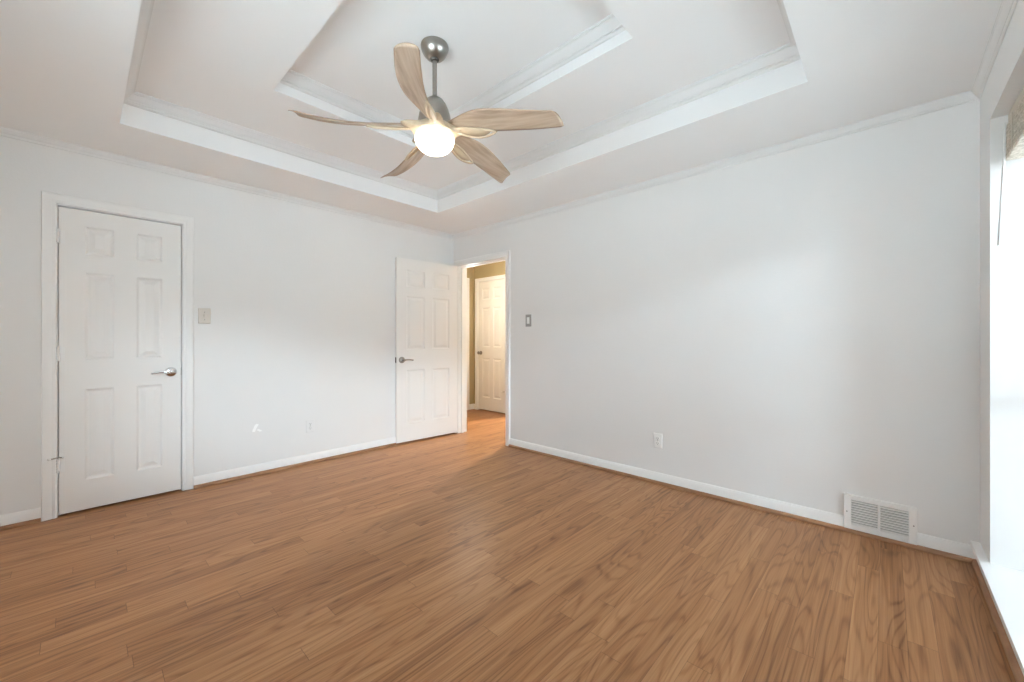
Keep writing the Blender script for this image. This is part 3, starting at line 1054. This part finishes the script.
s2 = tag(wall_frame('light_switch', (1.237, 0, 1.361), 'y'), 'grey plate with a white rocker switch beside the open doorway', 'light switch')
plate(s2, 0.078, 0.126, M['plate_grey'])
bm = bmesh.new()
box(bm, -0.0165, 0.0165, -0.0085, -0.004, -0.034, 0.034)
box(bm, -0.0135, 0.0135, -0.0115, -0.0085, 0.001, 0.031)
box(bm, -0.0135, 0.0135, -0.0098, -0.0085, -0.031, -0.001)
link_mesh('rocker', bm, M['plastic'], s2, bevel=0.0008)
for z in (-0.048, 0.048):
    screw(s2, 0, z, -0.006, M['nickel'])

def outlet(loc, facing, label, mat):
    o = tag(wall_frame('electrical_outlet', loc, facing), label, 'outlet', None, None)
    plate(o, 0.074, 0.118, mat)
    for z in (-0.020, 0.020):
        bm = bmesh.new()
        R = Matrix.Translation((0, -0.005, z)) @ Matrix.Rotation(math.pi / 2, 4, 'X')
        lathe(bm, [(0, 0), (0.0165, 0), (0.0165, 0.003), (0.0155, 0.0038), (0, 0.0038)], 24, R, cap=False)
        r = link_mesh('receptacle', bm, mat, o, autos=35)
        bm = bmesh.new()
        box(bm, -0.0075, -0.0050, -0.0092, -0.0080, z - 0.003, z + 0.006)
        box(bm, 0.0050, 0.0075, -0.0092, -0.0080, z - 0.003, z + 0.005)
        box(bm, -0.0022, 0.0022, -0.0092, -0.0080, z - 0.011, z - 0.0065)
        link_mesh('slots', bm, M['slot'], r)
    screw(o, 0, 0, -0.006, M['nickel'])
    return o
outlet((2.619, 0, 0.345), 'y', 'white outlet on the wall between the doorway and the floor vent', M['plastic'])
outlet((0, -1.718, 0.350), 'x', 'white outlet low on the wall between the closed and open doors', M['wall'])

# white filler smear
bm = bmesh.new()
def smear(pts):
    top = [bm.verts.new((0.0012, y, z)) for y, z in pts]
    low = [bm.verts.new((0.0, y, z)) for y, z in pts]
    bm.faces.new(top)
    bm.faces.new(list(reversed(low)))
    for i in range(len(pts)):
        j = (i + 1) % len(pts)
        bm.faces.new((top[i], top[j], low[j], low[i]))
sy, sz = -2.154, 0.400
smear([(sy + a, sz + b) for a, b in ((-0.036, -0.030), (-0.014, -0.030), (-0.008, -0.008), (0.004, 0.014), (0.014, 0.030), (-0.004, 0.036), (-0.016, 0.028), (-0.024, 0.008), (-0.032, -0.010))])
smear([(sy + a, sz + b) for a, b in ((0.002, -0.014), (0.014, -0.010), (0.026, -0.020), (0.036, -0.024), (0.034, -0.034), (0.018, -0.034), (0.008, -0.024), (-0.004, -0.018))])
tag(link_mesh('filler_patch', bm, M['filler']), 'small bright white smear on the wall beside the closed door', 'wall patch')

# return air vent
VZ0, VZ1 = 0.022, 0.228
vent = tag(empty('floor_vent', ((VX0 + VX1) / 2, 0, (VZ0 + VZ1) / 2)), 'white louvred air vent low on the wall near the window', 'air vent')
vw, vh = VX1 - VX0, VZ1 - VZ0
bm = bmesh.new()
bw = 0.030
yo = -0.020
def vframe(a0, a1, b0, b1):
    box(bm, a0, a1, yo, 0.0, b0, b1)
vframe(-vw / 2, -vw / 2 + bw + 0.004, -vh / 2, vh / 2)
vframe(vw / 2 - bw - 0.004, vw / 2, -vh / 2, vh / 2)
vframe(-vw / 2 + bw + 0.004, vw / 2 - bw - 0.004, vh / 2 - bw, vh / 2)
vframe(-vw / 2 + bw + 0.004, vw / 2 - bw - 0.004, -vh / 2, -vh / 2 + bw)
vframe(-0.006, 0.006, -vh / 2 + bw, vh / 2 - bw)
link_mesh('frame', bm, M['plastic'], vent, bevel=0.003)
for (a0, a1) in ((-vw / 2 + bw + 0.004, -0.006), (0.006, vw / 2 - bw - 0.004)):
    bm = bmesh.new()
    n = 10
    zz0, zz1 = -vh / 2 + bw, vh / 2 - bw
    for k in range(n):
        zc = zz0 + (k + 0.5) * (zz1 - zz0) / n
        v = [bm.verts.new(p) for p in ((a0, -0.019, zc - 0.0050), (a1, -0.019, zc - 0.0050), (a1, -0.0185, zc - 0.0020), (a0, -0.0185, zc - 0.0020),
                                       (a0, -0.007, zc - 0.0005), (a1, -0.007, zc - 0.0005), (a1, -0.0065, zc + 0.0022), (a0, -0.0065, zc + 0.0022))]
        for f in ((0, 1, 2, 3), (4, 7, 6, 5), (0, 4, 5, 1), (3, 2, 6, 7), (0, 3, 7, 4), (1, 5, 6, 2)):
            bm.faces.new([v[i] for i in f])
    link_mesh('louvres', bm, M['plastic'], vent)
bm = bmesh.new()
box(bm, -vw / 2 + 0.02, vw / 2 - 0.02, -0.002, 0.0, -vh / 2 + 0.02, vh / 2 - 0.02)
link_mesh('back_plate', bm, M['vent_dark'], vent)
for x in (-vw / 2 + 0.014, vw / 2 - 0.014):
    screw(vent, x, 0.0, yo, M['nickel'])
